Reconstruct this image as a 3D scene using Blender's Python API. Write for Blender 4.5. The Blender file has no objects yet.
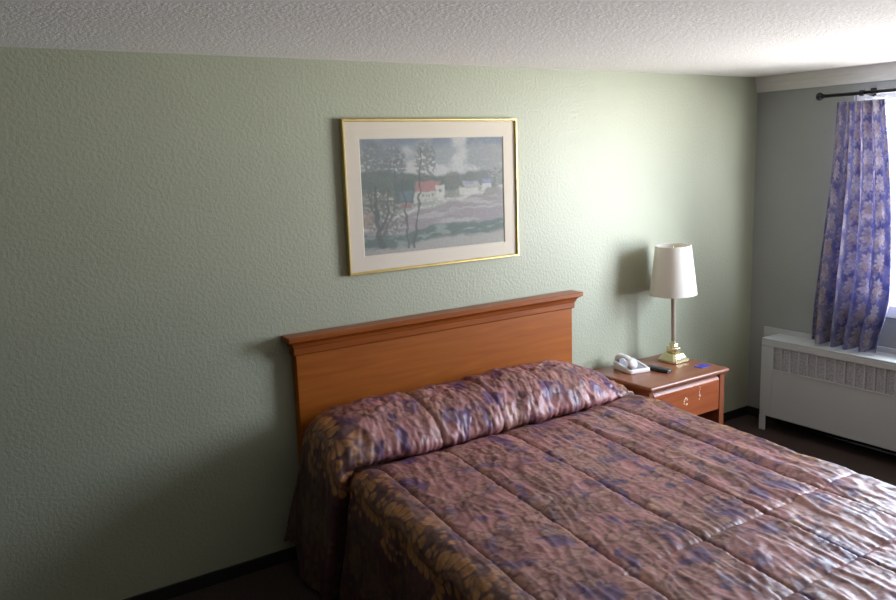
import bpy, bmesh, math, random
import numpy as np
from mathutils import Matrix, Vector
random.seed(4)
S = bpy.context.scene
COL = S.collection

# ------------------------------------------------------------------ helpers
def tag(o, label=None, cat=None, group=None, kind=None):
    if label: o['label'] = label
    if cat: o['category'] = cat
    if group: o['group'] = group
    if kind: o['kind'] = kind
    return o

def thing(name, label, cat, loc=(0, 0, 0), rz=0.0):
    o = bpy.data.objects.new(name, None)
    o.empty_display_size = .05
    o.location = loc
    o.rotation_euler = (0, 0, rz)
    COL.objects.link(o)
    return tag(o, label, cat)

def link(name, me, m, parent=None, smooth=False):
    o = bpy.data.objects.new(name, me)
    COL.objects.link(o)
    if m: me.materials.append(m)
    if smooth:
        me.polygons.foreach_set('use_smooth', [True] * len(me.polygons))
    if parent: o.parent = parent
    return o

def obj(name, bm, m, parent=None, smooth=False, bevel=0.0, seg=2):
    me = bpy.data.meshes.new(name)
    bmesh.ops.recalc_face_normals(bm, faces=bm.faces[:])
    bm.to_mesh(me); bm.free()
    o = link(name, me, m, parent, smooth)
    if bevel:
        b = o.modifiers.new('bevel', 'BEVEL')
        b.width = bevel; b.segments = seg; b.limit_method = 'ANGLE'
        b.angle_limit = math.radians(40)
    return o

def box(bm, x0, x1, y0, y1, z0, z1, M=None):
    vs = [bm.verts.new(p) for p in [(x0,y0,z0),(x1,y0,z0),(x1,y1,z0),(x0,y1,z0),
                                    (x0,y0,z1),(x1,y0,z1),(x1,y1,z1),(x0,y1,z1)]]
    for f in [(0,3,2,1),(4,5,6,7),(0,1,5,4),(1,2,6,5),(2,3,7,6),(3,0,4,7)]:
        bm.faces.new([vs[i] for i in f])
    if M is not None:
        bmesh.ops.transform(bm, matrix=M, verts=vs)
    return vs

def lathe(bm, prof, n=32, M=None, cap=True):
    rings = []
    for r, z in prof:
        rings.append([bm.verts.new((r*math.cos(2*math.pi*i/n), r*math.sin(2*math.pi*i/n), z)) for i in range(n)])
    for a, b in zip(rings, rings[1:]):
        for i in range(n):
            bm.faces.new((a[i], a[(i+1) % n], b[(i+1) % n], b[i]))
    if cap:
        bm.faces.new(rings[0][::-1]); bm.faces.new(rings[-1])
    if M is not None:
        bmesh.ops.transform(bm, matrix=M, verts=[v for r in rings for v in r])

def tube(bm, pts, r, n=10, cap=True):
    pts = [Vector(p) for p in pts]
    rings = []
    up = Vector((0.13, .21, 1)).normalized()
    for i, p in enumerate(pts):
        t = (pts[min(i+1, len(pts)-1)] - pts[max(i-1, 0)]).normalized()
        s = t.cross(up)
        if s.length < 1e-4: s = t.cross(Vector((1, 0, 0)))
        s.normalize(); u = s.cross(t)
        rings.append([bm.verts.new(p + r*(math.cos(2*math.pi*k/n)*s + math.sin(2*math.pi*k/n)*u)) for k in range(n)])
    for a, b in zip(rings, rings[1:]):
        for k in range(n):
            bm.faces.new((a[k], a[(k+1) % n], b[(k+1) % n], b[k]))
    if cap:
        bm.faces.new(rings[0][::-1]); bm.faces.new(rings[-1])

def loft(bm, loops, cap=True):
    rs = [[bm.verts.new(p) for p in l] for l in loops]
    n = len(rs[0])
    for a, b in zip(rs, rs[1:]):
        for i in range(n):
            bm.faces.new((a[i], a[(i+1) % n], b[(i+1) % n], b[i]))
    if cap:
        bm.faces.new(rs[0][::-1]); bm.faces.new(rs[-1])

def grid_mesh(name, P, colors=None, uv=None):
    """P: (n, m, 3) array of points, quads between them."""
    n, m = P.shape[:2]
    me = bpy.data.meshes.new(name)
    idx = np.arange(n*m).reshape(n, m)
    q = np.stack([idx[:-1, :-1], idx[1:, :-1], idx[1:, 1:], idx[:-1, 1:]], -1).reshape(-1, 4)
    me.vertices.add(n*m)
    me.vertices.foreach_set('co', P.reshape(-1).astype(np.float32))
    me.loops.add(q.size)
    me.loops.foreach_set('vertex_index', q.reshape(-1).astype(np.int32))
    me.polygons.add(len(q))
    me.polygons.foreach_set('loop_start', (np.arange(len(q))*4).astype(np.int32))
    me.polygons.foreach_set('use_smooth', np.ones(len(q), dtype=bool))
    me.update(calc_edges=True)
    if colors is not None:
        at = me.color_attributes.new('dye', 'FLOAT_COLOR', 'POINT')
        c = np.ones((n*m, 4), np.float32); c[:, :3] = colors.reshape(-1, 3)
        at.data.foreach_set('color', c.reshape(-1))
    if uv is not None:
        l = me.uv_layers.new(name='UVMap')
        l.data.foreach_set('uv', uv.reshape(-1, 2)[q.reshape(-1)].reshape(-1).astype(np.float32))
    me.validate()
    return me

def vnoise(x, y, seed=0):
    """smooth 2D gradient noise, about -1..1"""
    rng = np.random.RandomState(seed)
    T = rng.rand(256, 256)*2*np.pi
    xi = np.floor(x).astype(int); yi = np.floor(y).astype(int)
    fx = x - xi; fy = y - yi
    def g(a, b):
        t = T[(xi+a) % 256, (yi+b) % 256]
        return np.cos(t)*(fx-a) + np.sin(t)*(fy-b)
    w = lambda t: t*t*t*(t*(t*6-15)+10)
    u, v = w(fx), w(fy)
    return 1.5*((g(0,0)*(1-u)+g(1,0)*u)*(1-v) + (g(0,1)*(1-u)+g(1,1)*u)*v)

def fbm(x, y, seed=0, o=3):
    s = 0; a = 1; 
    for i in range(o):
        s = s + a*vnoise(x*2**i, y*2**i, seed+i); a *= .5
    return s
def sstep(a, b, x):
    t = np.clip((x-a)/(b-a), 0, 1)
    return t*t*(3-2*t)
def srgb(*c):
    return tuple((v/255/12.92 if v/255 <= .04045 else ((v/255+.055)/1.055)**2.4) for v in c)

# ------------------------------------------------------------------ materials
def nodes(name):
    m = bpy.data.materials.new(name); m.use_nodes = True
    nt = m.node_tree
    return m, nt, nt.nodes['Principled BSDF']

def mat(name, col, rough=.5, metal=0.0, var=.06, vscale=6, bump=0.0, bscale=60, stretch=None, spec=.5, detail=3, bdist=.01, coat=0, var_col=None):
    m, nt, b = nodes(name)
    N, L = nt.nodes, nt.links
    tc = N.new('ShaderNodeTexCoord')
    mp = N.new('ShaderNodeMapping')
    L.new(tc.outputs['Object'], mp.inputs['Vector'])
    if stretch: mp.inputs['Scale'].default_value = stretch
    nz = N.new('ShaderNodeTexNoise'); nz.inputs['Scale'].default_value = vscale; nz.inputs['Detail'].default_value = 4
    L.new(mp.outputs[0], nz.inputs['Vector'])
    r = N.new('ShaderNodeValToRGB')
    lo = [max(0, c*(1-var)) for c in col]; hi = [min(1, c*(1+var)) for c in col]
    if var_col: lo = var_col
    r.color_ramp.elements[0].color = (*lo, 1); r.color_ramp.elements[0].position = .3
    r.color_ramp.elements[1].color = (*hi, 1); r.color_ramp.elements[1].position = .7
    L.new(nz.outputs['Fac'], r.inputs['Fac'])
    L.new(r.outputs['Color'], b.inputs['Base Color'])
    b.inputs['Roughness'].default_value = rough
    b.inputs['Metallic'].default_value = metal
    b.inputs['Specular IOR Level'].default_value = spec
    b.inputs['Coat Weight'].default_value = coat
    if bump:
        n2 = N.new('ShaderNodeTexNoise'); n2.inputs['Scale'].default_value = bscale; n2.inputs['Detail'].default_value = detail
        L.new(tc.outputs['Object'], n2.inputs['Vector'])
        bp = N.new('ShaderNodeBump'); bp.inputs['Strength'].default_value = bump; bp.inputs['Distance'].default_value = bdist
        L.new(n2.outputs['Fac'], bp.inputs['Height']); L.new(bp.outputs[0], b.inputs['Normal'])
    return m

M_wall = mat('sage_wall_paint', srgb(164, 167, 146), rough=.47, var=.025, vscale=2.5, bump=.4, bscale=68, detail=2, bdist=.006, spec=.36)
M_wallR = mat('shaded_sage_paint', srgb(150, 154, 152), rough=.55, var=.02, vscale=3, bump=.25, bscale=52, detail=2, bdist=.01)  # sage wall colour made greyer to suit the shade on the window wall
M_ceil = mat('popcorn_ceiling', srgb(242, 239, 236), rough=.95, var=.05, vscale=60, bump=.4, bscale=95, detail=4, bdist=.012, spec=.1)
M_carpet = mat('dark_brown_carpet', srgb(72, 61, 58), rough=1, var=.4, vscale=160, bump=.8, bscale=260, bdist=.01, spec=.05)
M_base = mat('black_vinyl_base', srgb(30, 27, 26), rough=.6, var=.15, vscale=10)
M_trim = mat('white_trim_paint', srgb(215, 214, 210), rough=.5, var=.02)
M_vinyl = mat('white_window_vinyl', srgb(225, 228, 232), rough=.4, var=.01)
M_gold = mat('brushed_gold', srgb(214, 190, 124), rough=.35, metal=.75, var=.08, vscale=20)
M_matb = mat('cream_mat_board', srgb(222, 212, 196), rough=.9, var=.015, vscale=80)
M_brass = mat('polished_brass', srgb(226, 216, 172), rough=.25, metal=.8, var=.06, vscale=14)
M_pole = mat('aged_brass_tube', srgb(168, 156, 140), rough=.4, metal=.25, var=.1, vscale=12)
M_black = mat('black_plastic', srgb(22, 22, 25), rough=.4, var=.1)
M_rod = mat('black_rod_metal', srgb(28, 28, 34), rough=.4, metal=.3, var=.1)
M_rad = mat('white_enamel', srgb(186, 190, 193), rough=.42, var=.02, vscale=3)
M_phone = mat('white_phone_plastic', srgb(225, 222, 222), rough=.3, var=.01)
M_phone2 = mat('grey_phone_plastic', srgb(150, 150, 156), rough=.4, var=.03)
M_key = mat('light_grey_rubber_keys', srgb(170, 170, 172), rough=.6, var=.02)
M_card = mat('blue_card_print', srgb(62, 66, 160), rough=.4, var=.12, vscale=60)
M_scuff = mat('pale_bare_wood', srgb(225, 205, 175), rough=.8, var=.1, vscale=80)

def wood(name, c1, c2, rough, axis, coat=0.0, spec=.5):
    m, nt, b = nodes(name); N, L = nt.nodes, nt.links
    tc = N.new('ShaderNodeTexCoord'); mp = N.new('ShaderNodeMapping')
    sc = [26, 26, 26]; sc[axis] = 1.6
    mp.inputs['Scale'].default_value = sc
    L.new(tc.outputs['Object'], mp.inputs['Vector'])
    nz = N.new('ShaderNodeTexNoise'); nz.inputs['Scale'].default_value = 1.0
    nz.inputs['Detail'].default_value = 6; nz.inputs['Distortion'].default_value = 1.2
    L.new(mp.outputs[0], nz.inputs['Vector'])
    r = N.new('ShaderNodeValToRGB')
    r.color_ramp.elements[0].color = (*c1, 1); r.color_ramp.elements[0].position = .32
    r.color_ramp.elements[1].color = (*c2, 1); r.color_ramp.elements[1].position = .68
    L.new(nz.outputs['Fac'], r.inputs['Fac']); L.new(r.outputs[0], b.inputs['Base Color'])
    b.inputs['Roughness'].default_value = rough
    b.inputs['Specular IOR Level'].default_value = spec
    b.inputs['Coat Weight'].default_value = coat
    b.inputs['Coat Roughness'].default_value = .2
    return m
M_head = wood('honey_veneer', srgb(140, 72, 12), srgb(160, 88, 20), .45, 0, spec=.3)
M_headm = wood('honey_moulding', srgb(128, 62, 14), srgb(148, 78, 22), .35, 0, spec=.35)
M_ns = wood('red_brown_laminate', srgb(126, 76, 54), srgb(142, 90, 66), .3, 0)
M_nsd = wood('orange_drawer_veneer', srgb(138, 68, 36), srgb(158, 84, 46), .38, 0)
M_nsside = wood('red_brown_side', srgb(122, 66, 42), srgb(140, 80, 54), .35, 2)

def dyed(name, rough, sheen=0.0, bump=.3, bscale=90, translucent=0.0, spec=.5, mult=1.0):
    m, nt, b = nodes(name); N, L = nt.nodes, nt.links
    at = N.new('ShaderNodeAttribute'); at.attribute_name = 'dye'
    tc = N.new('ShaderNodeTexCoord')
    nz = N.new('ShaderNodeTexNoise'); nz.inputs['Scale'].default_value = bscale; nz.inputs['Detail'].default_value = 3
    L.new(tc.outputs['Object'], nz.inputs['Vector'])
    hs = N.new('ShaderNodeMixRGB'); hs.blend_type = 'MULTIPLY'; hs.inputs['Fac'].default_value = .25
    L.new(at.outputs['Color'], hs.inputs['Color1']); L.new(nz.outputs['Fac'], hs.inputs['Color2'])
    L.new(hs.outputs[0], b.inputs['Base Color'])
    b.inputs['Roughness'].default_value = rough
    b.inputs['Sheen Weight'].default_value = sheen
    b.inputs['Specular IOR Level'].default_value = spec
    if bump:
        bp = N.new('ShaderNodeBump'); bp.inputs['Strength'].default_value = bump; bp.inputs['Distance'].default_value = .004
        L.new(nz.outputs['Fac'], bp.inputs['Height']); L.new(bp.outputs[0], b.inputs['Normal'])
    if translucent:
        tr = N.new('ShaderNodeBsdfTranslucent'); L.new(hs.outputs[0], tr.inputs['Color'])
        mx = N.new('ShaderNodeMixShader'); mx.inputs[0].default_value = translucent
        L.new(b.outputs[0], mx.inputs[1]); L.new(tr.outputs[0], mx.inputs[2])
        L.new(mx.outputs[0], N['Material Output'].inputs['Surface'])
    return m
M_spread = dyed('satin_damask', .46, sheen=0, bump=.15, bscale=120, spec=.5)
M_curt = dyed('printed_curtain_cloth', .8, bump=.1, translucent=.38, spec=.2)
M_art = dyed('landscape_print', .7, bump=0, spec=.2)

def shade_mat(name, col, t):
    m, nt, b = nodes(name); N, L = nt.nodes, nt.links
    nz = N.new('ShaderNodeTexNoise'); nz.inputs['Scale'].default_value = 300
    bp = N.new('ShaderNodeBump'); bp.inputs['Strength'].default_value = .08
    L.new(nz.outputs['Fac'], bp.inputs['Height']); L.new(bp.outputs[0], b.inputs['Normal'])
    b.inputs['Base Color'].default_value = (*col, 1); b.inputs['Roughness'].default_value = .8
    tr = N.new('ShaderNodeBsdfTranslucent'); tr.inputs['Color'].default_value = (*col, 1)
    mx = N.new('ShaderNodeMixShader'); mx.inputs[0].default_value = t
    L.new(b.outputs[0], mx.inputs[1]); L.new(tr.outputs[0], mx.inputs[2])
    L.new(mx.outputs[0], N['Material Output'].inputs['Surface'])
    return m
M_shade = shade_mat('white_lamp_shade_fabric', srgb(238, 234, 226), .25)
M_sheer = shade_mat('white_heading_tape', srgb(230, 232, 240), .45)

def glass_mat(name, rough=.02, k=1.0):
    m, nt, b = nodes(name); N, L = nt.nodes, nt.links
    N.remove(b)
    tr = N.new('ShaderNodeBsdfTransparent'); gl = N.new('ShaderNodeBsdfGlossy')
    gl.inputs['Roughness'].default_value = rough
    lw = N.new('ShaderNodeLayerWeight'); lw.inputs['Blend'].default_value = .5
    pw = N.new('ShaderNodeMath'); pw.operation = 'POWER'; pw.inputs[1].default_value = 5
    L.new(lw.outputs['Facing'], pw.inputs[0])
    fr = N.new('ShaderNodeMath'); fr.operation = 'MULTIPLY_ADD'; fr.inputs[1].default_value = .92; fr.inputs[2].default_value = .04
    L.new(pw.outputs[0], fr.inputs[0])
    nz = N.new('ShaderNodeTexNoise'); nz.inputs['Scale'].default_value = 3
    mr = N.new('ShaderNodeMath'); mr.operation = 'MULTIPLY'; mr.inputs[1].default_value = .02
    L.new(nz.outputs['Fac'], mr.inputs[0]); L.new(mr.outputs[0], gl.inputs['Roughness'])
    mk = N.new('ShaderNodeMath'); mk.operation = 'MULTIPLY'; mk.inputs[1].default_value = k
    L.new(fr.outputs[0], mk.inputs[0])
    mx = N.new('ShaderNodeMixShader')
    L.new(mk.outputs[0], mx.inputs[0]); L.new(tr.outputs[0], mx.inputs[1]); L.new(gl.outputs[0], mx.inputs[2])
    L.new(mx.outputs[0], N['Material Output'].inputs['Surface'])
    return m
M_glass = glass_mat('window_glass')
M_pglass = glass_mat('picture_glass')

def mesh_grille_mat():
    m, nt, b = nodes('perforated_grey_metal'); N, L = nt.nodes, nt.links
    tc = N.new('ShaderNodeTexCoord')
    vo = N.new('ShaderNodeTexVoronoi'); vo.inputs['Scale'].default_value = 170
    L.new(tc.outputs['Object'], vo.inputs['Vector'])
    r = N.new('ShaderNodeValToRGB')
    r.color_ramp.elements[0].color = (*srgb(132, 134, 142), 1); r.color_ramp.elements[0].position = .25
    r.color_ramp.elements[1].color = (*srgb(182, 183, 190), 1); r.color_ramp.elements[1].position = .6
    L.new(vo.outputs['Distance'], r.inputs['Fac']); L.new(r.outputs[0], b.inputs['Base Color'])
    b.inputs['Roughness'].default_value = .5; b.inputs['Metallic'].default_value = .2
    return m
M_mesh = mesh_grille_mat()

# ------------------------------------------------------------------ room
XL, YF, H = -8.0, -6.2, 2.3
WY0, WY1, WZ0, WZ1 = -2.35, -.66, .905, 2.15      # window opening
def struct(name, bm, m, **k):
    return tag(obj(name, bm, m, **k), kind='structure')
bm = bmesh.new(); box(bm, XL-.1, .3, YF-.1, .1, -.1, 0); struct('floor', bm, M_carpet)
bm = bmesh.new(); box(bm, XL-.1, .3, YF-.1, .1, H, H+.1); struct('ceiling', bm, M_ceil)
bm = bmesh.new(); box(bm, XL-.1, .3, 0, .1, 0, H); struct('wall_back', bm, M_wall)
bm = bmesh.new(); box(bm, XL-.1, XL, YF, 0, 0, H); struct('wall_left', bm, M_wall)
bm = bmesh.new(); box(bm, XL-.1, .3, YF-.1, YF, 0, H); struct('wall_front', bm, M_wall)
bm = bmesh.new()
box(bm, 0, .1, YF, WY0, 0, H); box(bm, 0, .1, WY1, 0, 0, H)
box(bm, 0, .1, WY0, WY1, 0, WZ0); box(bm, 0, .1, WY0, WY1, WZ1, H)
struct('wall_right', bm, M_wallR)
bm = bmesh.new(); box(bm, XL, 0, -.012, 0, 0, .062); struct('baseboard_back', bm, M_base, bevel=.003)
bm = bmesh.new(); box(bm, -.012, 0, YF, -.012, 0, .062); struct('baseboard_right', bm, M_base, bevel=.003)
# painted crown moulding over the window wall
bm = bmesh.new()
prof = [(0, 2.203), (-.010, 2.203), (-.013, 2.222), (-.017, 2.230), (-.018, 2.252), (-.026, 2.262), (-.028, 2.285), (-.031, 2.3), (0, 2.3)]
loft(bm, [[(x, 0, z) for x, z in prof], [(x, YF, z) for x, z in prof]])
struct('trim_1', bm, M_trim)
# window
win = tag(bpy.data.objects.new('window_1', None), kind='structure'); COL.objects.link(win)
bm = bmesh.new()
fx0, fx1, t = .025, .085, .05
box(bm, fx0, fx1, WY0, WY0+t, WZ0, WZ1); box(bm, fx0, fx1, WY1-t, WY1, WZ0, WZ1)
box(bm, fx0, fx1, WY0+t, WY1-t, WZ0, WZ0+.03); box(bm, fx0, fx1, WY0+t, WY1-t, WZ1-t, WZ1)
ym = (WY0+WY1)/2
box(bm, fx0+.01, fx1-.01, ym-.02, ym+.02, WZ0+.03, WZ1-t)
obj('window_frame', bm, M_vinyl, win, bevel=.004)
bm = bmesh.new(); box(bm, .055, .059, WY0+t, WY1-t, WZ0+.03, WZ1-t); obj('glass_pane', bm, M_glass, win)
bm = bmesh.new(); box(bm, -.02, .024, WY0-.04, WY1+.04, WZ0-.07, WZ0+.005); obj('window_sill', bm, M_vinyl, win, bevel=.006)

# ------------------------------------------------------------------ bed: headboard and mattress
bed = thing('bed', 'bed with a honey-brown wooden headboard standing against the sage green wall', 'bed', (-2.55, -.05, 0))
def rel(x, y, z): return (x+2.55, y+.05, z)
hx0, hx1, hf = -3.372, -1.698, .055
bm = bmesh.new(); box(bm, hx0+2.55, hx1+2.55, -hf+.05, -.004+.05, 0, 1.0)
hb = obj('headboard', bm, M_head, bed, bevel=.003)
prof = [(.006, .992), (.010, .997), (.010, 1.026), (.013, 1.030), (.016, 1.031), (.017, 1.038), (.021, 1.046), (.028, 1.053),
        (.036, 1.057), (.040, 1.060), (.044, 1.062), (.044, 1.080), (.041, 1.084), (0, 1.084)]
def cornice_loop(o, z):
    return [rel(hx0-o, -.004, z), rel(hx0-o, -hf-o, z), rel(hx1+o, -hf-o, z), rel(hx1+o, -.004, z)]
bm = bmesh.new(); loft(bm, [cornice_loop(o, z) for o, z in prof]); obj('cornice', bm, M_headm, hb)
SH, OX, HW = .1178, -2.437, .866
def bedpt(u, v, z): return (OX + u - SH*v, -v, z)
bm = bmesh.new()
loft(bm, [[(bedpt(u*k, v, z)[0]+2.55, bedpt(u*k, v, z)[1]+.05, z) for u, v in [(-.78, .2), (.78, .2), (.78, 2.5), (-.78, 2.5)]]
          for z, k in [(.0, .9), (.28, .9), (.281, 1), (.48, 1)]])
obj('mattress', bm, M_matb, bed)

# ------------------------------------------------------------------ damask raster
class Raster:
    def __init__(self, w, h, res, x0, y0):
        self.res, self.x0, self.y0 = res, x0, y0
        self.nx, self.ny = int(w/res)+1, int(h/res)+1
        self.m = np.zeros((self.nx, self.ny))
        self.X, self.Y = np.meshgrid(x0+np.arange(self.nx)*res, y0+np.arange(self.ny)*res, indexing='ij')
    def leaf(self, x, y, ln, wd, ang, tone=1.0, vein=True):
        R = ln+wd
        i0, i1 = int((x-R-self.x0)/self.res), int((x+R-self.x0)/self.res)+2
        j0, j1 = int((y-R-self.y0)/self.res), int((y+R-self.y0)/self.res)+2
        i0, j0 = max(i0, 0), max(j0, 0); i1, j1 = min(i1, self.nx), min(j1, self.ny)
        if i0 >= i1 or j0 >= j1: return
        X = self.X[i0:i1, j0:j1]-x; Y = self.Y[i0:i1, j0:j1]-y
        a = (X*math.cos(ang)+Y*math.sin(ang)); b = -X*math.sin(ang)+Y*math.cos(ang)
        d = 1-((a-ln*.45)/(ln*.62))**2-(b/(wd*(1-.35*np.clip(a/ln, -1, 1))))**2
        v = np.clip(d*3.0, 0, 1)*tone
        if vein: v = v*(1-.35*np.exp(-(b/(wd*.16))**2)*(d > 0))
        cur = self.m[i0:i1, j0:j1]
        edge = (d > -.28) & (d < .05)                       # a dark outline round each leaf
        cur[edge] *= .45
        np.copyto(cur, np.maximum(cur*(d < .05)+0, v), where=(d > 0.0))
    def dot(self, x, y, r, tone=1.0): self.leaf(x-r*.45, y, r*1.0, r, 0, tone, False)
    def scroll(self, cx, cy, R, hand, a0, turns=1.35, k=.24, tone=1.0, leaf=.55):
        n = int(44*turns)
        pts = []
        for i in range(n+1):
            th = i/n*turns*2*math.pi
            r = R*math.exp(-k*th)
            pts.append((cx+r*math.cos(a0+hand*th), cy+r*math.sin(a0+hand*th), th, r))
        for i in range(n, -1, -1):
            x, y, th, r = pts[i]
            if i % 4 == 0 and r > R*.2:
                out = a0+hand*th
                self.leaf(x, y, leaf*r*(1.0 if i % 8 else 1.35), leaf*r*.34, out-hand*.7*(-1), tone)
        for x, y, th, r in pts:
            self.dot(x, y, .0045+.06*r, tone*.92)
        x, y, th, r = pts[-1]
        self.dot(x, y, r*.75+.004, tone)
    def lobe(self, x, y, ln, wd, ang, tone):
        # fat round-ended leaflet with a dark rim
        R = ln+wd+.01
        i0, i1 = max(int((x-R-self.x0)/self.res), 0), min(int((x+R-self.x0)/self.res)+2, self.nx)
        j0, j1 = max(int((y-R-self.y0)/self.res), 0), min(int((y+R-self.y0)/self.res)+2, self.ny)
        if i0 >= i1 or j0 >= j1: return
        X = self.X[i0:i1, j0:j1]-x; Y = self.Y[i0:i1, j0:j1]-y
        a = X*math.cos(ang)+Y*math.sin(ang); b = -X*math.sin(ang)+Y*math.cos(ang)
        t = np.clip(a/max(ln, 1e-6), 0, 1)
        d = np.hypot(a-t*ln, b)-wd*(.55+.45*t)
        cur = self.m[i0:i1, j0:j1]
        ins = np.clip(-d/.0035, 0, 1)
        vein = 1-.30*np.exp(-(b/(wd*.20+.001))**2)
        rim = np.clip(1-d/.006, 0, 1)*(d > 0)
        cur *= (1-.92*np.sqrt(rim))
        cur[:] = cur*(1-ins)+ins*tone*vein*(.72+.28*t)
    def frond(self, x, y, ang, length, hand, w=.018, turn=5.4, tone=1.0, lobes=9, k0=.5):
        n = 60; ds = length/n; pts = []
        c = 3*(turn-k0)
        for i in range(n+1):
            t = i/n; pts.append((x, y, ang, t))
            ang += hand*(k0+c*t*t)/n
            x += ds*math.cos(ang)*(1-.45*t); y += ds*math.sin(ang)*(1-.45*t)
        st = max(1, n//lobes)
        for i in range(n-st, 0, -st):
            x, y, a, t = pts[i]
            ww = w*(1.15-.75*t)
            self.lobe(x, y, ww*1.9, ww*.95, a-hand*1.05, tone)
            if i % (2*st) == 0 and t < .7: self.lobe(x, y, ww*1.5, ww*.8, a+hand*1.0, tone*.9)
        for x, y, a, t in pts[::-1]:
            ww = w*(.55-.30*t)
            self.lobe(x, y, .004, ww, a, tone*.95)
        x, y, a, t = pts[-1]
        self.lobe(x, y, .003, w*.55, a, tone)
        return pts
    def rosette(self, x, y, R, n=6, tone=1.0, rot=0.3):
        for i in range(n): self.leaf(x, y, R, R*.36, rot+2*math.pi*i/n, tone)
        for i in range(n): self.leaf(x, y, R*.6, R*.24, rot+2*math.pi*(i+.5)/n, tone*.8)
        self.dot(x, y, R*.18, tone*.5)
    def sample(self, x, y):
        fx = np.clip((x-self.x0)/self.res, 0, self.nx-1.001); fy = np.clip((y-self.y0)/self.res, 0, self.ny-1.001)
        i = fx.astype(int); j = fy.astype(int); a = fx-i; b = fy-j
        m = self.m
        return m[i, j]*(1-a)*(1-b)+m[i+1, j]*a*(1-b)+m[i, j+1]*(1-a)*b+m[i+1, j+1]*a*b

SW, SV = 3.1, 3.4                       # cloth size: across, along (with margins)
ras = Raster(SW, SV, .004, -SW/2, -.2)
# all-over field: half-drop cells of mirrored acanthus fronds round a rosette
for a in range(-4, 5):
    for b in range(-1, 7):
        cx = a*.40; cy = b*.60+(.30 if a % 2 else 0)
        for h in (-1, 1):
            ras.frond(cx+h*.016, cy+.30, -math.pi/2+h*.25, .56, h, .030, 5.6, .85, 10, .2)
            ras.frond(cx+h*.026, cy+.35, math.pi/2-h*1.0, .36, h, .024, 4.6, .75, 7)
        for q in (-.95, .95, -.5, .5, 0): ras.lobe(cx, cy+.03, .10-.025*abs(q), .024, -math.pi/2+q, 1.0)
        ras.rosette(cx, cy+.07, .046, 6, .9)
field = ras.m.copy()
# bold acanthus border running along each long edge of the mattress
ras.m[:] = 0
for s in (-1, 1):
    for b in range(-1, 9):
        for half in (0, 1):
            h = 1 if half == 0 else -1
            yb = b*.44+half*.22; xb = s*.885
            ras.frond(xb-s*h*.045, yb, math.pi/2-s*h*.55, .46, -s*h*-1, .027, 5.6, 1.0, 10)
            ras.frond(xb-s*h*.050, yb+.03, math.pi/2+s*h*1.1, .20, s*h*-1, .022, 4.2, .95, 6)
            for q in (-.7, .7, 0): ras.lobe(xb-s*h*.05, yb+.02, .050, .016, math.pi/2+q, 1)
border = ras.m.copy()

# ------------------------------------------------------------------ bedspread surface
res = .0052
s1 = np.arange(-1.46, 1.46+1e-6, res)           # arc coordinate across
tmax = 2.98
t1 = np.arange(0, tmax, res)                    # arc coordinate along
Sg, Tg = np.meshgrid(s1, t1, indexing='ij')
Z0 = .585
# profile along the bed (over the pillows, tucked in front of them, then flat, then down at the foot)
ctrl = np.array([(.075, .60), (.078, .65), (.095, .705), (.15, .742), (.215, .755), (.285, .750), (.36, .735), (.425, .705), (.475, .662), (.503, .622),
                 (.506, .597), (.488, .578), (.458, .563), (.452, .553), (.472, .549), (.512, .560), (.56, .576), (.62, Z0+.002), (.75, Z0+.005), (1.2, Z0+.004), (2.0, Z0), (2.52, Z0-.006), (2.60, Z0-.03), (2.64, Z0-.1), (2.66, .2), (2.665, .05)])
def smoothpath(c, n=1200):
    # Catmull-Rom then arc-length table
    P = np.vstack([2*c[0]-c[1], c, 2*c[-1]-c[-2]]); out = []
    for i in range(1, len(P)-2):
        tt = np.linspace(0, 1, 40, endpoint=False)[:, None]
        p0, p1, p2, p3 = P[i-1], P[i], P[i+1], P[i+2]
        out.append(.5*((2*p1)+(-p0+p2)*tt+(2*p0-5*p1+4*p2-p3)*tt**2+(-p0+3*p1-3*p2+p3)*tt**3))
    o = np.vstack(out+[c[-1:]])
    L = np.concatenate([[0], np.cumsum(np.hypot(*np.diff(o, axis=0).T))])
    return o, L
PP, PL = smoothpath(ctrl)
pv = np.interp(Tg, PL, PP[:, 0]); pz = np.interp(Tg, PL, PP[:, 1])
flat_z = np.where(pv < .66, np.where(Tg < PL[np.argmin(PP[:, 0]*0+np.abs(PP[:, 0]-.452)+np.abs(PP[:, 1]-.553)*3)], Z0, Z0), np.minimum(pz, Z0+.006))
bump = pz-flat_z                                  # pillow part of the height
tcre = PL[np.argmin(np.abs(PP[:, 0]-.458)+np.abs(PP[:, 1]-.563)*3)]
# cross profile
rs = .075                                          # shoulder radius
top = HW-rs
arc = rs*math.pi/2
absS = np.abs(Sg); sg = np.sign(Sg)
th = np.clip((absS-top)/rs, 0, math.pi/2)
drop = np.clip(absS-top-arc, 0, None)
cu = np.where(absS < top, absS, top+rs*np.sin(th))     # |u|
dz = np.where(absS < top, 0, -rs*(1-np.cos(th)))-drop
# pillow bump narrows towards the mattress sides
left = Sg < 0
u_signed = sg*cu
pend = np.where(left, .90+.10*sstep(-.9, -.6, Sg), 1-sstep(.45, .97, Sg))
inpil = (Tg < tcre+.03)
lump = 1+.05*fbm(Sg*3.1, Tg*2, 31)+.04*np.sin(Sg*5.2+.6)
Zg = flat_z + bump*pend*np.where(bump > 0, lump, 1) + dz
# where the pillow has ended the profile must not tuck under: blend v to a plain flow
v_plain = .075+(Tg/tcre)*(.50-.075)
v_flow = np.where(Tg < tcre, v_plain, pv)
vv = np.where(Tg < tcre+.35, v_flow+(pv-v_flow)*np.clip(pend*1.2, 0, 1), pv)
vv = np.where(Tg >= tcre, pv, vv)
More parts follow.
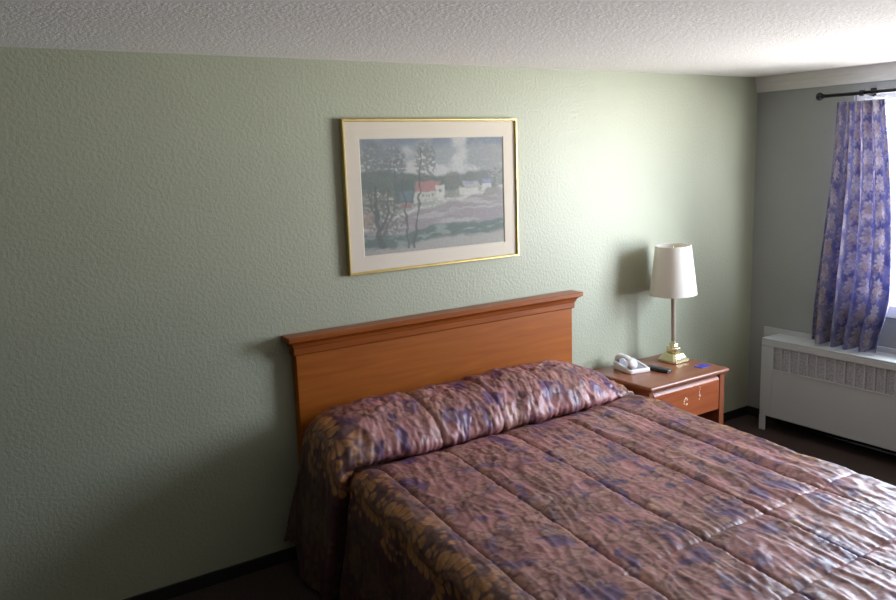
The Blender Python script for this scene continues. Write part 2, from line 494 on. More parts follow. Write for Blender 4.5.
# left drop flares under its own weight; the tuck draws a deep vertical gap
tgap = np.exp(-((Tg-tcre-.02)/.045)**2)
pil_side = (1-sstep(tcre-.10, tcre+.01, Tg))
hang = np.clip(drop/.5, 0, 1.2)
flare = hang*(.055+.022*np.sin(Tg*9.0+1.0)+.016*np.sin(Tg*17+2.2)) + hang*pil_side*.03
cu2 = cu+flare-tgap*(.02+.12*hang**.6)*sstep(.80, .87, absS)
cu2 = cu2+pil_side*.06*sstep(.70, .92, absS)*left
ug = sg*cu2
vg = vv
# the pillow flap leans back towards the wall as it hangs
vg = vg-.05*hang*pil_side*np.clip(Tg/tcre, 0, 1)
# hems
hemz = np.where(Tg < tcre*.36, .13, .02)
hemz = .02+(.12)*(1-sstep(tcre*.30, tcre*.36, Tg))
zmin = hemz
zsh = flat_z+bump*pend-rs
total = zsh-hemz
scale_d = np.clip(total/(1.46-top-arc), .1, 1.4)
Zg = np.where(drop > 0, zsh-drop*scale_d, Zg)
Zg = np.maximum(Zg, .012)
# quilting: lengthwise channels 0.333 apart, two cross seams
seams = np.array([-1.075, -.742, -.41, -.068, .262, .592, .93])
du = Sg[..., None]-seams
near = np.min(np.abs(du), -1)
topmask = 1-sstep(.84, .95, absS)
flatm = sstep(tcre+.03, tcre+.12, Tg)
wx = Sg+.02*vnoise(Sg*5, Tg*5, 3); wy = Tg+.03*vnoise(Sg*4, Tg*4, 5)
puff = .008*(1-np.exp(-near/.020))-.006+.004*vnoise(Sg*3.1, Tg*1.7, 33)
seamcut = -.005*np.exp(-(near/.006)**2)
cv = np.minimum(np.abs(vv-(1.80)), np.abs(vv-2.16))
cseam = -.004*np.exp(-(cv/.007)**2)-.002*np.exp(-(cv/.03)**2)
def ridge(n): return 1-np.abs(n)*1.6
def folds(x, y, seed): return np.clip(ridge(vnoise(x, y, seed)), 0, 1)**2.2
pul = np.exp(-near/.05)
rt = sstep(-.5, .5, Sg)
wr = (.0050*(.35+.65*rt))*folds(wx*11, wy*2.1, 11) + .0040*(1-.6*rt)*folds(wx*9+wy*4, wy*7-wx*3, 13) \
     + .0028*folds(wx*22+3*wy, wy*5.0, 17) + .0016*fbm(wx*30, wy*22, 19, 2) \
     + .003*pul*vnoise(Sg*9, Tg*62, 23) + .0014*np.exp(-cv/.05)*vnoise(Sg*70, Tg*9, 29)
bigfold = .012*folds(wx*4.2+.9, wy*.8+.3, 41)*rt
hq = (puff+seamcut+wr+bigfold)*topmask*flatm + cseam*topmask*flatm
# pillow wrinkles: gathers running over the roll, pulled into the tuck
pm = (1-sstep(tcre-.03, tcre+.02, Tg))*topmask
gat = folds(Sg*17+1.5*Tg*4+.4*vnoise(Sg*6, Tg*6, 7), Tg*3.2-Sg*2, 51)
hp = pm*(.006*folds(wx*7+2.2*Tg, wy*5-1.5*Sg, 51)+.006*folds(wx*13-3*Tg, wy*6, 52)+.003*fbm(wx*26, wy*22, 53, 2)+.004*folds(Sg*26+6*Tg, Tg*7, 55)*sstep(.15, .4, Tg) + .012*fbm(Sg*4, Tg*4, 57, 2)
         - .010*np.exp(-((Sg+.068+.02*np.sin(Tg*9))/.012)**2) - .010*np.exp(-((Sg+.41+.015*np.sin(Tg*8))/.012)**2)- .008*np.exp(-((Sg-.262)/.012)**2))
side = sstep(.90, 1.05, absS)
hs_ = side*(.008*fbm(Tg*6, Sg*1.6, 61, 2)+.004*folds(Tg*12, Sg*3, 63))
P = np.stack([OX+ug-SH*vg, -vg, Zg], -1)
# normals from finite differences
dS = np.gradient(P, axis=0); dT = np.gradient(P, axis=1)
Nn = np.cross(dT, dS); Nn /= np.linalg.norm(Nn, axis=-1, keepdims=True)+1e-9
Nn *= np.where((Nn[..., 2:3] < 0) & (absS[..., None] < top) & (pv[..., None] > .55), -1, 1)
P = P+Nn*(hq+hp+hs_)[..., None]
P[..., 1] = np.minimum(P[..., 1], -.064)
P[..., 2] = np.maximum(P[..., 2], .008)
P[..., 0] = np.where(P[..., 1] > -.56, np.minimum(P[..., 0], -1.556), P[..., 0])
# dye
ras.m = field; F = ras.sample(Sg+.006*vnoise(Sg*7, Tg*7, 73), Tg)
Fb = np.clip(ras.sample(Sg+.012, Tg)+ras.sample(Sg-.012, Tg)+ras.sample(Sg, Tg+.012)+ras.sample(Sg, Tg-.012), 0, 1)
ras.m = border; B = ras.sample(Sg+.012*vnoise(Sg*8, Tg*8, 71), Tg)
n1 = fbm(Sg*5.5, Tg*4.2, 81, 3); n2 = fbm(Sg*9+4, Tg*7, 85, 3); n3 = fbm(Sg*26, Tg*22, 87, 2)
plum = np.array(srgb(100, 56, 60)); mauve = np.array(srgb(178, 122, 120)); purple = np.array(srgb(86, 60, 108)); tan = np.array(srgb(212, 168, 138)); gold = np.array(srgb(206, 146, 88)); dark = np.array(srgb(62, 36, 40))
def mixc(a, b, t): return a+(b-a)*t[..., None]
n4 = fbm(Sg*17+2*n1, Tg*14+2*n2, 89, 3)
C = mixc(np.broadcast_to(mauve, Sg.shape+(3,)), plum, np.clip(sstep(-.2, .7, n1)*.6+sstep(.0, .45, n4)*.55, 0, .95))
C = mixc(C, purple, sstep(.12, .55, n2+.25*n4)*.85)
C = mixc(C, plum*.55, np.clip(Fb-F, 0, 1)*.6*sstep(-.5, .4, n4+.5))
C = mixc(C, tan, np.clip(F, 0, 1)*(.16+.50*sstep(-.3, .6, n3*.7+.8*n4)))
C = mixc(C, mauve*.8, sstep(.35, .8, n3)*.3)
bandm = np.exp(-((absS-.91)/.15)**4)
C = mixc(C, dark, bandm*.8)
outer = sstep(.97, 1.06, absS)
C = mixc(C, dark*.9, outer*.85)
C = mixc(C, mixc(np.broadcast_to(gold, Sg.shape+(3,)), plum, .25*(n3*.5+.5).clip(0, 1)), np.clip(B, 0, 1)*bandm**.5*.95)
C = mixc(C, np.array(srgb(112, 88, 62)), outer*np.clip(F, 0, 1)*.75)
C = np.clip(C, .004, 1)
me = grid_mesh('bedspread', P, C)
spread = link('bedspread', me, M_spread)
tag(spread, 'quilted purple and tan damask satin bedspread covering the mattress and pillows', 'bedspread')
sol = spread.modifiers.new('thickness', 'SOLIDIFY'); sol.thickness = .004; sol.offset = -1

# ------------------------------------------------------------------ picture
px0, px1, pz0, pz1 = -3.064, -2.048, 1.319, 2.041
pic = thing('framed_picture', 'gold framed landscape print with cream mat hanging on the wall above the bed', 'picture', ((px0+px1)/2, -.002, pz0))
ox, oz = (px0+px1)/2, pz0
fw, fd = .013, .026
bm = bmesh.new()
w, h = (px1-px0)/2, pz1-pz0
def frame_loop(i, y): return [(-w+i, y, i), (w-i, y, i), (w-i, y, h-i), (-w+i, y, h-i)]
loops = [frame_loop(0, 0), frame_loop(0, -fd+.003), frame_loop(.003, -fd), frame_loop(fw-.004, -fd), frame_loop(fw, -fd+.005), frame_loop(fw, 0), frame_loop(0, 0)]
loft(bm, loops, cap=False); bmesh.ops.remove_doubles(bm, verts=bm.verts[:], dist=1e-5)
obj('frame', bm, M_gold, pic)
ax0, ax1, az0, az1 = -2.972-ox, -2.138-ox, 1.404-oz, 1.948-oz
bm = bmesh.new()
yo, yi = -.0145, -.0105
O4 = [bm.verts.new(p) for p in [(-w+fw, yo, fw), (w-fw, yo, fw), (w-fw, yo, h-fw), (-w+fw, yo, h-fw)]]
I4 = [bm.verts.new(p) for p in [(ax0-.004, yo, az0-.004), (ax1+.004, yo, az0-.004), (ax1+.004, yo, az1+.004), (ax0-.004, yo, az1+.004)]]
J4 = [bm.verts.new(p) for p in [(ax0, yi, az0), (ax1, yi, az0), (ax1, yi, az1), (ax0, yi, az1)]]
for a, b in ((O4, I4), (I4, J4)):
    for i in range(4): bm.faces.new((a[i], a[(i+1) % 4], b[(i+1) % 4], b[i]))
obj('mat_board', bm, M_matb, pic)
bm = bmesh.new(); box(bm, -w+fw, w-fw, -.009, -.001, fw, h-fw); obj('backing_board', bm, M_matb, pic)
# the print itself: a generic riverside village, painted as a dyed grid
nx, nz = 300, 196
gx, gz = np.meshgrid(np.linspace(0, 1, nx), np.linspace(0, 1, nz), indexing='ij')   # gz = 0 top
X, Y = gx, gz
jx = .012*fbm(X*14, Y*10, 101, 2); jy = .014*fbm(X*14, Y*10, 105, 2)
x, y = X+jx, Y+jy
c8 = lambda *c: np.array(srgb(*c))
A = np.broadcast_to(c8(160, 166, 170), X.shape+(3,)).copy()
cl = fbm(x*4, y*5, 111, 3)
A = mixc(A, c8(205, 205, 200), sstep(-.15, .5, cl))
A = mixc(A, c8(120, 138, 160), (1-sstep(.02, .12, y))*sstep(-.5, .2, fbm(x*5, y*3, 113, 2)))
# distant wooded hill
hill = sstep(.30, .335, y+.03*np.sin(x*7+1)-.02*x+.02)*(1-sstep(.47, .5, y))
A = mixc(A, mixc(np.broadcast_to(c8(84, 108, 96), X.shape+(3,)), c8(120, 128, 120), sstep(.4, .9, x)), hill*.9)
# meadow, shore, river, near bank
shore = .66-.20*x+.10*(1-x)**3
A = mixc(A, c8(158, 160, 148), sstep(.45, .49, y)*(1-sstep(-.02, .02, y-shore-.02)))
vil = sstep(.42, .46, y)*(1-sstep(-.05, 0, y-shore))
A = mixc(A, c8(120, 130, 112), vil*sstep(-.1, .3, fbm(x*12, y*12, 121, 3)))
A = mixc(A, c8(202, 200, 188), vil*sstep(.15, .5, fbm(x*16+3, y*16, 125, 3)))
riv = sstep(-.01, .02, y-shore-.02)
A = mixc(A, c8(160, 148, 150), riv)
A = mixc(A, c8(184, 176, 172), riv*sstep(0, .5, fbm(x*3, y*22, 127, 3)))
A = mixc(A, c8(214, 210, 200), np.exp(-((y-shore-.015-.012*np.sin(x*30))/.016)**2)*.9)
bank = .82-.10*np.clip(x-.3, 0, 1)+.02*np.sin(x*9)
bk = sstep(-.015, .015, y-bank)
A = mixc(A, c8(92, 118, 108), bk)
A = mixc(A, c8(140, 158, 148), bk*sstep(.05, .5, fbm(x*7, y*18, 131, 3)))
A = mixc(A, c8(178, 172, 160), bk*sstep(.10, .14, y-bank))
def rect(a0, a1, b0, b1, col, sl=0, k=.95, soft=.006):
    global A
    yy = y-sl*(x-a0)
    mk = sstep(a0-soft, a0+soft, x)*(1-sstep(a1-soft, a1+soft, x))*sstep(b0-soft, b0+soft, yy)*(1-sstep(b1-soft, b1+soft, yy))
    A = mixc(A, c8(*col), mk*k)
def par(a0, a1, b0, b1, sh, col, k=.95, soft=.006):
    global A
    xx = x+sh*(y-b0)/(b1-b0)
    mk = sstep(a0-soft, a0+soft, xx)*(1-sstep(a1-soft, a1+soft, xx))*sstep(b0-soft, b0+soft, y)*(1-sstep(b1-soft, b1+soft, y))
    A = mixc(A, c8(*col), mk*k)
rect(.21, .34, .36, .56, (80, 106, 100)); rect(.24, .33, .46, .55, (96, 128, 138)); rect(.25, .33, .565, .61, (172, 108, 100))
rect(.345, .545, .46, .57, (204, 202, 188)); par(.36, .53, .385, .47, .02, (192, 118, 112)); rect(.50, .555, .42, .57, (214, 212, 200)); rect(.515, .53, .45, .48, (110, 118, 116))
for q in range(5): rect(.37+q*.026, .38+q*.026, .495, .525, (120, 134, 130))
rect(.665, .80, .46, .53, (214, 210, 196)); par(.69, .80, .40, .46, -.02, (186, 180, 176)); par(.71, .77, .395, .425, .0, (150, 152, 200)); rect(.83, .90, .43, .49, (210, 208, 202)); par(.835, .905, .385, .43, .0, (146, 148, 202)); par(.87, .98, .47, .54, .03, (150, 148, 136))
rect(.0, .06, .62, .76, (186, 148, 128), k=.7)
def foliage(cx, cy, rx, ry, col, seed, k=.85, dens=.0):
    global A
    d = ((x-cx)/rx)**2+((y-cy)/ry)**2
    mk = (1-sstep(.45, 1.1, d))*sstep(dens-.12, dens+.12, fbm(X*40, Y*32, seed, 3)+.25*(1-d))
    A = mixc(A, c8(*col), mk*k)
foliage(.08, .17, .10, .16, (116, 124, 124), 141); foliage(.22, .22, .09, .20, (104, 114, 110), 143); foliage(.43, .20, .085, .20, (118, 124, 120), 145)
foliage(.15, .12, .10, .08, (130, 140, 146), 149); foliage(.62, .38, .06, .10, (124, 126, 116), 151, dens=-.3); foliage(.84, .16, .13, .17, (160, 162, 160), 153); foliage(.95, .24, .07, .22, (164, 164, 160), 155)
foliage(.12, .55, .13, .18, (104, 110, 98), 157, dens=.12); foliage(.16, .74, .15, .12, (118, 122, 108), 159, dens=.2)
foliage(.60, .52, .06, .05, (142, 146, 132), 161); foliage(.47, .58, .10, .05, (168, 174, 160), 163)
def trunk(x0, y0, x1, y1, w0, w1, col, bend=.0, k=.85):
    global A
    t = np.clip((Y-y0)/(y1-y0), 0, 1)
    xc = x0+(x1-x0)*t+bend*np.sin(t*math.pi); ww = w0+(w1-w0)*t
    mk = (1-sstep(ww*.7, ww*1.2, np.abs(x-xc)))*((Y > min(y0, y1)) & (Y < max(y0, y1)))
    A = mixc(A, c8(*col), mk*k)
trunk(.09, .40, .12, .95, .006, .024, (84, 86, 82), -.015); trunk(.17, .42, .12, .80, .004, .014, (88, 90, 86), .02); trunk(.04, .45, .11, .78, .004, .012, (92, 94, 90), -.01)
trunk(.22, .58, .13, .84, .004, .009, (92, 94, 88)); trunk(.27, .35, .295, .97, .005, .008, (88, 92, 88)); trunk(.40, .08, .33, .97, .004, .009, (84, 90, 88), .012); trunk(.215, .18, .225, .40, .004, .006, (96, 102, 100))
A = A*(1+.10*fbm(X*60, Y*46, 171, 2))[..., None]
A = mixc(A, np.repeat(A.mean(-1, keepdims=True), 3, -1), np.full(X.shape, .30))
A = A*.76+np.array(srgb(168, 172, 170))*.30  # grey lift paints the glass's washed-out reflection into the print colours
Pa = np.stack([ax0+(ax1-ax0)*X, np.full_like(X, -.0100), az1-(az1-az0)*Y], -1)
art = link('landscape_print', grid_mesh('landscape_print', Pa, np.clip(A, .01, 1)), M_art, pic)
bm = bmesh.new(); box(bm, -w+fw, w-fw, -.0200, -.0185, fw, h-fw); obj('picture_glass', bm, M_pglass, pic)

# ------------------------------------------------------------------ nightstand
NX0, NX1, NT = -1.545, -.876, .59
ns = thing('nightstand', 'red-brown nightstand with one drawer standing between the bed and the heater', 'nightstand', (-1.21, -.25, 0))
def nb(bm, x0, x1, y0, y1, z0, z1): return box(bm, x0+1.21, x1+1.21, y0+.25, y1+.25, z0, z1)
bm = bmesh.new(); nb(bm, NX0, NX1, -.505, -.012, NT-.027, NT); obj('top', bm, M_ns, ns, bevel=.012, seg=4)
bm = bmesh.new(); nb(bm, -1.535, -1.505, -.485, -.015, 0, NT-.027); obj('side_panel', bm, M_nsside, ns, bevel=.002)
bm = bmesh.new(); nb(bm, -.942, -.900, -.485, -.015, 0, NT-.027); obj('side_panel', bm, M_nsside, ns, bevel=.002)
bm = bmesh.new(); nb(bm, -1.505, -.942, -.03, -.016, .05, NT-.027); obj('back_panel', bm, M_nsside, ns)
bm = bmesh.new()
prof = [(-.20, .553), (-.466, .553), (-.483, .530), (-.484, .527), (-.484, .352), (-.480, .348), (-.20, .348)]
loft(bm, [[(x+1.21, yy+.25, zz) for yy, zz in prof] for x in (-1.492, -.948)])
dr = obj('drawer', bm, M_nsd, ns)
# worn marks where the pull came off
bm = bmesh.new()
for k in range(9):
    a = .5+k*.62; r = .013+.002*((k*7) % 3)
    cx, cz = -1.235+r*math.cos(a)*1.0+1.21, .452+r*math.sin(a)*1.25
    if k in (6,): continue
    box(bm, cx-.004, cx+.004, -.4855+.25, -.484+.25, cz-.003-.001*(k % 3), cz+.004)
tag(obj('chipped_mark', bm, M_scuff, dr), 'pale ring of chipped finish on the drawer front')
bm = bmesh.new()
for k in range(6):
    cx = -1.118+1.21+.003*math.sin(k*2.1); cz = .515-.014*k
    box(bm, cx-.0016-.001*(k % 2), cx+.0016, -.4853+.25, -.484+.25, cz-.005, cz+.004)
box(bm, -1.125+1.21, -1.108+1.21, -.4853+.25, -.484+.25, .464, .4665)
tag(obj('scratch_mark', bm, M_scuff, dr), 'thin pale scratch on the drawer front')

# ------------------------------------------------------------------ table lamp
LX, LY = -1.000, -.190
lamp = thing('table_lamp', 'table lamp with white tapered shade and stepped brass base on the nightstand', 'lamp', (LX, LY, NT+.0022))
def sq(h, c, z):   # square with cut corners
    return [(h, -h+c, z), (h, h-c, z), (h-c, h, z), (-h+c, h, z), (-h, h-c, z), (-h, -h+c, z), (-h+c, -h, z), (h-c, -h, z)]
bm = bmesh.new()
loft(bm, [sq(a, b, z) for a, b, z in [(.066, .012, 0), (.070, .014, .003), (.070, .014, .016), (.064, .013, .022), (.060, .013, .026), (.050, .012, .040), (.044, .011, .050), (.041, .011, .053)]])
obj('base', bm, M_brass, lamp)
bm = bmesh.new()
loft(bm, [sq(a, a*.45, z) for a, z in [(.030, .053), (.036, .057), (.038, .064), (.038, .082), (.034, .088), (.022, .092), (.019, .100), (.024, .104), (.022, .110), (.014, .116), (.012, .128)]])
obj('knuckle', bm, M_brass, lamp)
bm = bmesh.new(); lathe(bm, [(.0140, .126), (.0140, .40), (.017, .403), (.017, .412), (.012, .415)], 20); obj('pole', bm, M_pole, lamp, smooth=False)
bm = bmesh.new(); lathe(bm, [(.017, .412), (.019, .416), (.019, .45), (.016, .46), (.012, .47)], 20); sk = obj('socket', bm, M_brass, lamp)
bm = bmesh.new(); tube(bm, [(.017, 0, .432), (.035, 0, .432)], .004, 8); obj('switch_knob', bm, M_black, sk)
bm = bmesh.new(); lathe(bm, [(.013, .47), (.022, .50), (.030, .535), (.026, .565), (.010, .58)], 20); obj('bulb', bm, M_shade, lamp, smooth=True)
bm = bmesh.new()
zb, zt, rb, rtp = .412, .705, .138, .104
lathe(bm, [(rb, zb), (rb-.0005, zb+.004), (rtp+.0005, zt-.004), (rtp, zt), (rtp-.003, zt), (rtp-.003, zt-.004), (rb-.003, zb+.004), (rb-.003, zb), (rb, zb)], 56, cap=False)
bmesh.ops.remove_doubles(bm, verts=bm.verts[:], dist=1e-6)
sh = obj('lamp_shade', bm, M_shade, lamp, smooth=True)
bm = bmesh.new()
for i in range(3):
    a = i*2.094+.4
    tube(bm, [(0, 0, zt-.03), (rtp*.5*math.cos(a), rtp*.5*math.sin(a), zt-.02), ((rtp-.003)*math.cos(a), (rtp-.003)*math.sin(a), zt-.004)], .0016, 6)
lathe(bm, [(.006, zt-.036), (.006, zt-.014), (.003, zt-.006)], 10)
tube(bm, [(0, .02, .46)]+[(0, .045*math.cos(t), .56+.09*math.sin(t)) for t in [x*.3-.6 for x in range(0, 12)]]+[(0, -.02, .46)], .0018, 6)
obj('harp', bm, M_brass, lamp)
lamp.rotation_euler = (0, math.radians(-1.6), 0)

# ------------------------------------------------------------------ things on the nightstand
ph = thing('telephone', 'white desk telephone with grey keypad on the nightstand beside the pillow', 'telephone', (-1.335, -.165, NT), math.radians(-12))
ph.scale = (.80, .82, .85)
def rr(hx, hy, c, z, tilt=0, n=5):
    out = []
    for cx, cy, a0 in [(hx-c, hy-c, 0), (-hx+c, hy-c, 90), (-hx+c, -hy+c, 180), (hx-c, -hy+c, 270)]:
        for k in range(n):
            a = math.radians(a0+90*k/(n-1)); x_, y_ = cx+c*math.cos(a), cy+c*math.sin(a)
            out.append((x_, y_, z+tilt*(y_+hy)))
    return out
bm = bmesh.new()
loft(bm, [rr(.088, .105, .02, 0, 0), rr(.092, .110, .022, .006, .05), rr(.092, .110, .022, .022, .14), rr(.086, .104, .020, .028, .14), rr(.072, .090, .014, .028, .14), rr(.070, .088, .013, .021, .14)])
pb = obj('base', bm, M_phone, ph, smooth=False)
bm = bmesh.new(); loft(bm, [rr(.0695, .0875, .013, .0212, .14), rr(.0695, .0875, .013, .0228, .14)]); obj('keypad_panel', bm, M_phone2, pb)
bm = bmesh.new()
for i in range(3):
    for j in range(4):
        cx, cy = -.005+i*.021, -.062+j*.019
        zt_ = .0228+.14*(cy+.11)
        box(bm, cx-.007, cx+.007, cy-.006, cy+.006, zt_-.001, zt_+.004)
obj('keys', bm, M_key, pb, bevel=.001)
tag(bpy.data.objects['keys'], kind='stuff') if False else None
bm = bmesh.new()      # handset: two cups joined by an arched grip
N_ = 17
loops = []
for k in range(N_):
    t = k/(N_-1)*2-1
    yy = t*.098
    zc = .070+.026*(1-t*t)-(.0 if abs(t) < .7 else .012*(abs(t)-.7)/.3)
    hw = .026+.012*sstep(.5, .8, abs(t)); hh = .013+.014*sstep(.5, .85, abs(t))
    k2 = 1.0 if abs(t) < .99 else .75
    loops.append([(-.048+hw*k2*math.cos(a), yy, zc+.06*(yy)+hh*k2*math.sin(a)) for a in [2*math.pi*q/16 for q in range(16)]])
loft(bm, loops)
obj('handset', bm, M_phone, ph, smooth=True)
bm = bmesh.new()
box(bm, -.072, -.024, .05, .088, .040, .066); obj('cradle', bm, M_phone2, pb, bevel=.004)
bm = bmesh.new(); box(bm, -.072, -.024, -.09, -.05, .026, .048); obj('cradle', bm, M_phone2, pb, bevel=.004)

rc = thing('remote_control', 'black remote control lying on the nightstand between telephone and lamp', 'remote control', (-1.236, -.278, NT), math.radians(6))
bm = bmesh.new()
loft(bm, [[(x_, y_, z) for x_, y_, _ in rr(hx, hy, .012, 0)] for hx, hy, z in [(.020, .078, .001), (.024, .083, .006), (.024, .083, .014), (.021, .080, .019)]])
obj('body', bm, M_black, rc)
bm = bmesh.new()
for i in range(3):
    for j in range(6):
        cx, cy = -.012+i*.012, -.05+j*.02
        box(bm, cx-.004, cx+.004, cy-.005, cy+.005, .0188, .0215)
obj('buttons', bm, mat('dark_grey_buttons', srgb(74, 76, 84), .5), rc)
cd = bmesh.new()
box(cd, -.046, .046, -.028, .028, 0, .0025)
card = obj('key_card', cd, M_card)
card.location = (-.968, -.378, NT+.0003); card.rotation_euler = (0, 0, .12)
tag(card, 'small blue card lying near the front right corner of the nightstand', 'card')

# ------------------------------------------------------------------ heater
RY0, RY1, RXF, RT = -2.9, -.235, -.2, .622
ht = thing('radiator_cover', 'long white metal radiator cover with grey grille along the wall under the window', 'heater', (0, -1.5, 0))
def hbx(bm, x0, x1, y0, y1, z0, z1): return box(bm, x0, x1, y0+1.5, y1+1.5, z0, z1)
bm = bmesh.new()
hbx(bm, RXF, -.013, RY0, RY1, RT-.014, RT)                     # top
hbx(bm, RXF, RXF+.012, RY0, RY1, .572, RT-.014)               # strip above the grille
hbx(bm, RXF, RXF+.012, RY1-.085, RY1, .10, .572)              # stile at the end
hbx(bm, RXF, RXF+.012, RY0, RY1-.085, .10, .425)              # lower panel
hbx(bm, RXF+.012, -.013, RY1-.012, RY1, .10, RT-.014)         # end
obj('cabinet', bm, M_rad, ht, bevel=.004)
bm = bmesh.new(); hbx(bm, RXF, RXF+.012, RY1-.042, RY1, 0, .10); hbx(bm, RXF+.012, -.15, RY1-.012, RY1, 0, .10); obj('leg', bm, M_rad, ht)
bm = bmesh.new(); hbx(bm, RXF, RXF+.012, RY0, RY0+.042, 0, .10); obj('leg', bm, M_rad, ht)
bm = bmesh.new(); hbx(bm, -.013, -.001, RY0, -.118, .08, .652); obj('back_plate', bm, M_rad, ht, bevel=.003)
bm = bmesh.new(); hbx(bm, RXF+.012, RXF+.016, RY0, RY1-.085, .425, .572); gr = obj('grille', bm, M_mesh, ht)
bm = bmesh.new()
yy = RY1-.085
while yy > RY0:
    hbx(bm, RXF+.001, RXF+.011, yy-.004, yy+.004, .425, .572); yy -= .0605
obj('grille_bars', bm, M_rad, gr)
bm = bmesh.new(); hbx(bm, RXF-.004, RXF, RY0, RY1-.085, .418, .428); obj('panel_lip', bm, M_rad, ht, bevel=.002)
bm = bmesh.new(); tube(bm, [(-.09, 1.2, .06), (-.09, -1.3, .06)], .022, 14); obj('heating_pipe', bm, M_rod, ht, smooth=True)
bm = bmesh.new(); hbx(bm, -.10, -.08, -.33, -.31, .07, RT-.014); obj('pipe_hanger', bm, M_rod, ht)

# ------------------------------------------------------------------ curtain and rod
RX, RZ = -.12, 2.137
rod = thing('curtain_rod', 'thin black curtain rod with ball end mounted above the window', 'curtain rod', (RX, -.542, RZ))
bm = bmesh.new(); tube(bm, [(0, 0, 0), (0, -2.15, 0)], .0105, 14); obj('pole', bm, M_rod, rod, smooth=True)
bm = bmesh.new()
lathe(bm, [(.008, -.004), (.013, .0), (.013, .006), (.011, .009), (.018, .013), (.0235, .022), (.024, .030), (.020, .040), (.010, .046), (.002, .047)], 20, Matrix.Rotation(-math.pi/2, 4, 'X'))
obj('finial', bm, M_rod, rod, smooth=True)
for yb in (-.235, -1.95):
    bm = bmesh.new()
    tube(bm, [(0, yb, -.006), (.04, yb, -.012), (.118, yb, -.012)], .006, 8)
    box(bm, .112, .1195, yb-.016, yb+.016, -.05, .03)
    lathe(bm, [(.0175, -.012), (.0175, .012)], 16, Matrix.Translation((0, yb, 0)) @ Matrix.Rotation(math.pi/2, 4, 'X'))
    obj('bracket', bm, M_rod, rod)
cur = thing('curtain', 'blue floral curtain hanging gathered at the left side of the window', 'curtain', (RX, -.75, .64))
ras2 = Raster(1.5, 1.7, .004, 0, 0)
for a in range(-1, 10):
    for b in range(-1, 12):
        cx = a*.115+.05; cy = b*.15+(.075 if a % 2 else 0)
        ras2.scroll(cx-.03, cy+.05, .034, 1, .3, 1.2, tone=.7); ras2.scroll(cx+.035, cy+.055, .03, -1, 2.4, 1.2, tone=.7)
        for q in (-1.1, -.55, 0, .55, 1.1): ras2.leaf(cx, cy+.02, .06-.012*abs(q), .014, math.pi/2+q, 1)
        ras2.rosette(cx, cy, .036, 7, 1)
        ras2.rosette(cx+.09, cy+.02, .018, 5, .8)
nw, nh = 320, 330
Wc, Hc = np.meshgrid(np.linspace(0, 1, nw), np.linspace(0, 1, nh), indexing='ij')   # Hc 0 = top
zt_, zb_ = 2.094, .642
yl = -.622+(.622-.530)*sstep(0, 1, Hc)*1.0
yr = -.905-.110*np.sin(np.clip(Hc*1.35, 0, 1.6)*math.pi/2)+.045*sstep(.75, 1, Hc)
ph_ = Wc*2*math.pi*4.5+.5*np.sin(Hc*2.2)+.6*vnoise(Wc*3, Hc*1.5, 201)
amp = .020+.022*sstep(0, .8, Hc)
xf = amp*np.sin(ph_)+.010*np.sin(ph_*2.3+1+Hc*2)+.006*vnoise(Wc*9, Hc*4, 203)
yf = yl+(yr-yl)*(Wc+.022*np.cos(ph_)*(1-np.abs(2*Wc-1)))
zf = zt_+(zb_-zt_)*Hc+.008*np.sin(ph_)*sstep(.9, 1, Hc)
Pc = np.stack([xf, yf+.75, zf-.64], -1)
U_, V_ = Wc*1.15, Hc*1.45
Fc = ras2.sample(U_+.012*vnoise(U_*14, V_*14, 221), V_+.012*vnoise(U_*14, V_*14, 223))
nb1 = fbm(U_*9, V_*9, 211, 3)
blue = c8(142, 143, 180); blue2 = c8(116, 118, 166); cream = c8(216, 208, 208); gold2 = c8(196, 180, 170)
Cc = mixc(np.broadcast_to(blue, Wc.shape+(3,)), blue2, sstep(-.2, .5, nb1))
Cc = mixc(Cc, mixc(np.broadcast_to(cream, Wc.shape+(3,)), gold2, sstep(-.3, .4, fbm(U_*14, V_*14, 215, 2))), np.clip(Fc, 0, 1)*.95)
cl_ = link('curtain_panel', grid_mesh('curtain_panel', Pc, np.clip(Cc, .01, 1)), M_curt, cur)
sm = cl_.modifiers.new('thickness', 'SOLIDIFY'); sm.thickness = .002
n_ = 60
Wt, Ht = np.meshgrid(np.linspace(.60, 1, n_), np.linspace(0, 1, 6), indexing='ij')
pt = np.interp(Wt[:, 0], Wc[:, 0], Pc[:, 0, 0]); pyt = np.interp(Wt[:, 0], Wc[:, 0], Pc[:, 0, 1])
Pt = np.stack([np.repeat(pt[:, None], 6, 1)+.012, np.repeat(pyt[:, None], 6, 1)-.004, 2.06-.64+.050*Ht+.005*np.sin(Wt*40)*Ht], -1)
ht_ = link('heading_tape', grid_mesh('heading_tape', Pt), M_sheer, cur)
sm = ht_.modifiers.new('thickness', 'SOLIDIFY'); sm.thickness = .0015
tag(ht_, 'white gathering tape showing above the curtain cloth')

# ------------------------------------------------------------------ daylight
world = bpy.data.worlds.new('sky'); S.world = world; world.use_nodes = True
nt = world.node_tree; N, L = nt.nodes, nt.links
bg = N['Background']
tc = N.new('ShaderNodeTexCoord'); sp = N.new('ShaderNodeSeparateXYZ'); L.new(tc.outputs['Generated'], sp.inputs[0])
mr = N.new('ShaderNodeMapRange'); mr.inputs[1].default_value = -1; mr.inputs[2].default_value = 1
L.new(sp.outputs['Z'], mr.inputs[0])
cr = N.new('ShaderNodeValToRGB'); e = cr.color_ramp.elements
e[0].position = .0; e[0].color = (.42, .40, .38, 1)
e[1].position = .47; e[1].color = (1.74, 1.78, 1.80, 1)
k = e.new(.25); k.color = (.50, .48, .46, 1)
k = e.new(.37); k.color = (1.52, 1.54, 1.55, 1)
k = e.new(.53); k.color = (.85, .94, 1.12, 1)
k = e.new(1.0); k.color = (.72, .86, 1.0, 1)
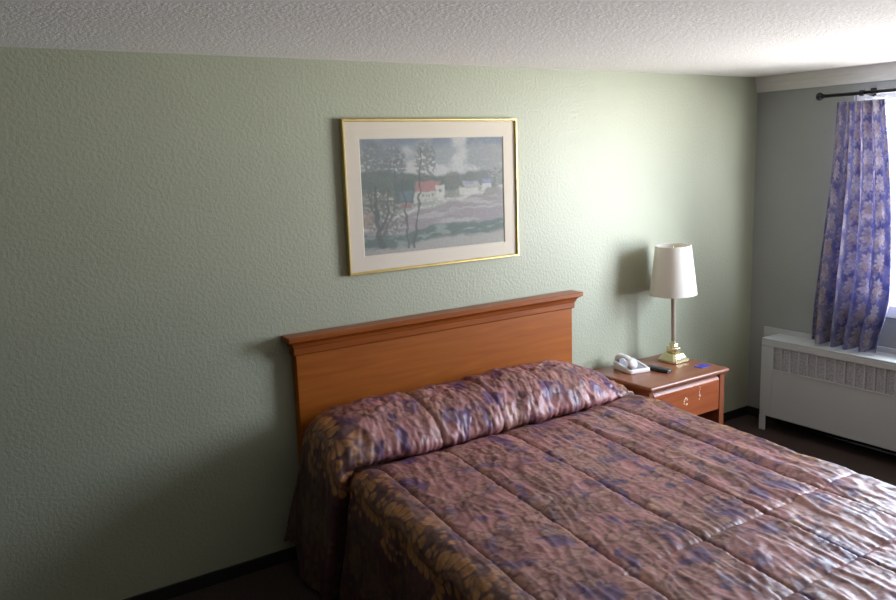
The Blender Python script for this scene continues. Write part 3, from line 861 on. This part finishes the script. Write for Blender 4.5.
L.new(mr.outputs[0], cr.inputs['Fac']); L.new(cr.outputs[0], bg.inputs['Color'])
dt = N.new('ShaderNodeVectorMath'); dt.operation = 'DOT_PRODUCT'; dt.inputs[1].default_value = (.565, -.753, .339)
L.new(tc.outputs['Generated'], dt.inputs[0])
mx0 = N.new('ShaderNodeMath'); mx0.operation = 'MAXIMUM'; mx0.inputs[1].default_value = 0; L.new(dt.outputs['Value'], mx0.inputs[0])
pw = N.new('ShaderNodeMath'); pw.operation = 'POWER'; pw.inputs[1].default_value = 9; L.new(mx0.outputs[0], pw.inputs[0])
gl = N.new('ShaderNodeMath'); gl.operation = 'MULTIPLY_ADD'; gl.inputs[1].default_value = 34.0; gl.inputs[2].default_value = 38.0
L.new(pw.outputs[0], gl.inputs[0]); L.new(gl.outputs[0], bg.inputs['Strength'])
ld = bpy.data.lights.new('window_daylight', 'AREA'); ld.shape = 'RECTANGLE'
ld.size = WZ1-WZ0; ld.size_y = WY1-WY0
ld.cycles.is_portal = True
lo = bpy.data.objects.new('window_daylight', ld); COL.objects.link(lo)
lo.location = (.10, (WY0+WY1)/2, (WZ0+WZ1)/2); lo.rotation_euler = (0, math.radians(90), 0)

# ------------------------------------------------------------------ camera
yaw, pitch, roll = .5850, .1754, -.0335
f_ = Vector((math.sin(yaw)*math.cos(pitch), math.cos(yaw)*math.cos(pitch), -math.sin(pitch)))
r_ = Vector((math.cos(yaw), -math.sin(yaw), 0)); u_ = r_.cross(f_)
r2 = r_*math.cos(roll)+u_*math.sin(roll); u2 = -r_*math.sin(roll)+u_*math.cos(roll)
cam = bpy.data.cameras.new('camera'); cam.sensor_width = 36; cam.lens = 809.14/896*36; cam.clip_start = .02
co = bpy.data.objects.new('camera', cam); COL.objects.link(co)
co.matrix_world = Matrix(((r2.x, u2.x, -f_.x, -4.7593), (r2.y, u2.y, -f_.y, -3.4114), (r2.z, u2.z, -f_.z, 1.8567), (0, 0, 0, 1)))
S.camera = co

S.view_settings.view_transform = 'Standard'; S.view_settings.look = 'None'
S.view_settings.gamma = 1; S.view_settings.use_curve_mapping = False
S.view_settings.exposure = -0.6
S.cycles.use_denoising = True
S.cycles.max_bounces = 16; S.cycles.diffuse_bounces = 12; S.cycles.transparent_max_bounces = 16
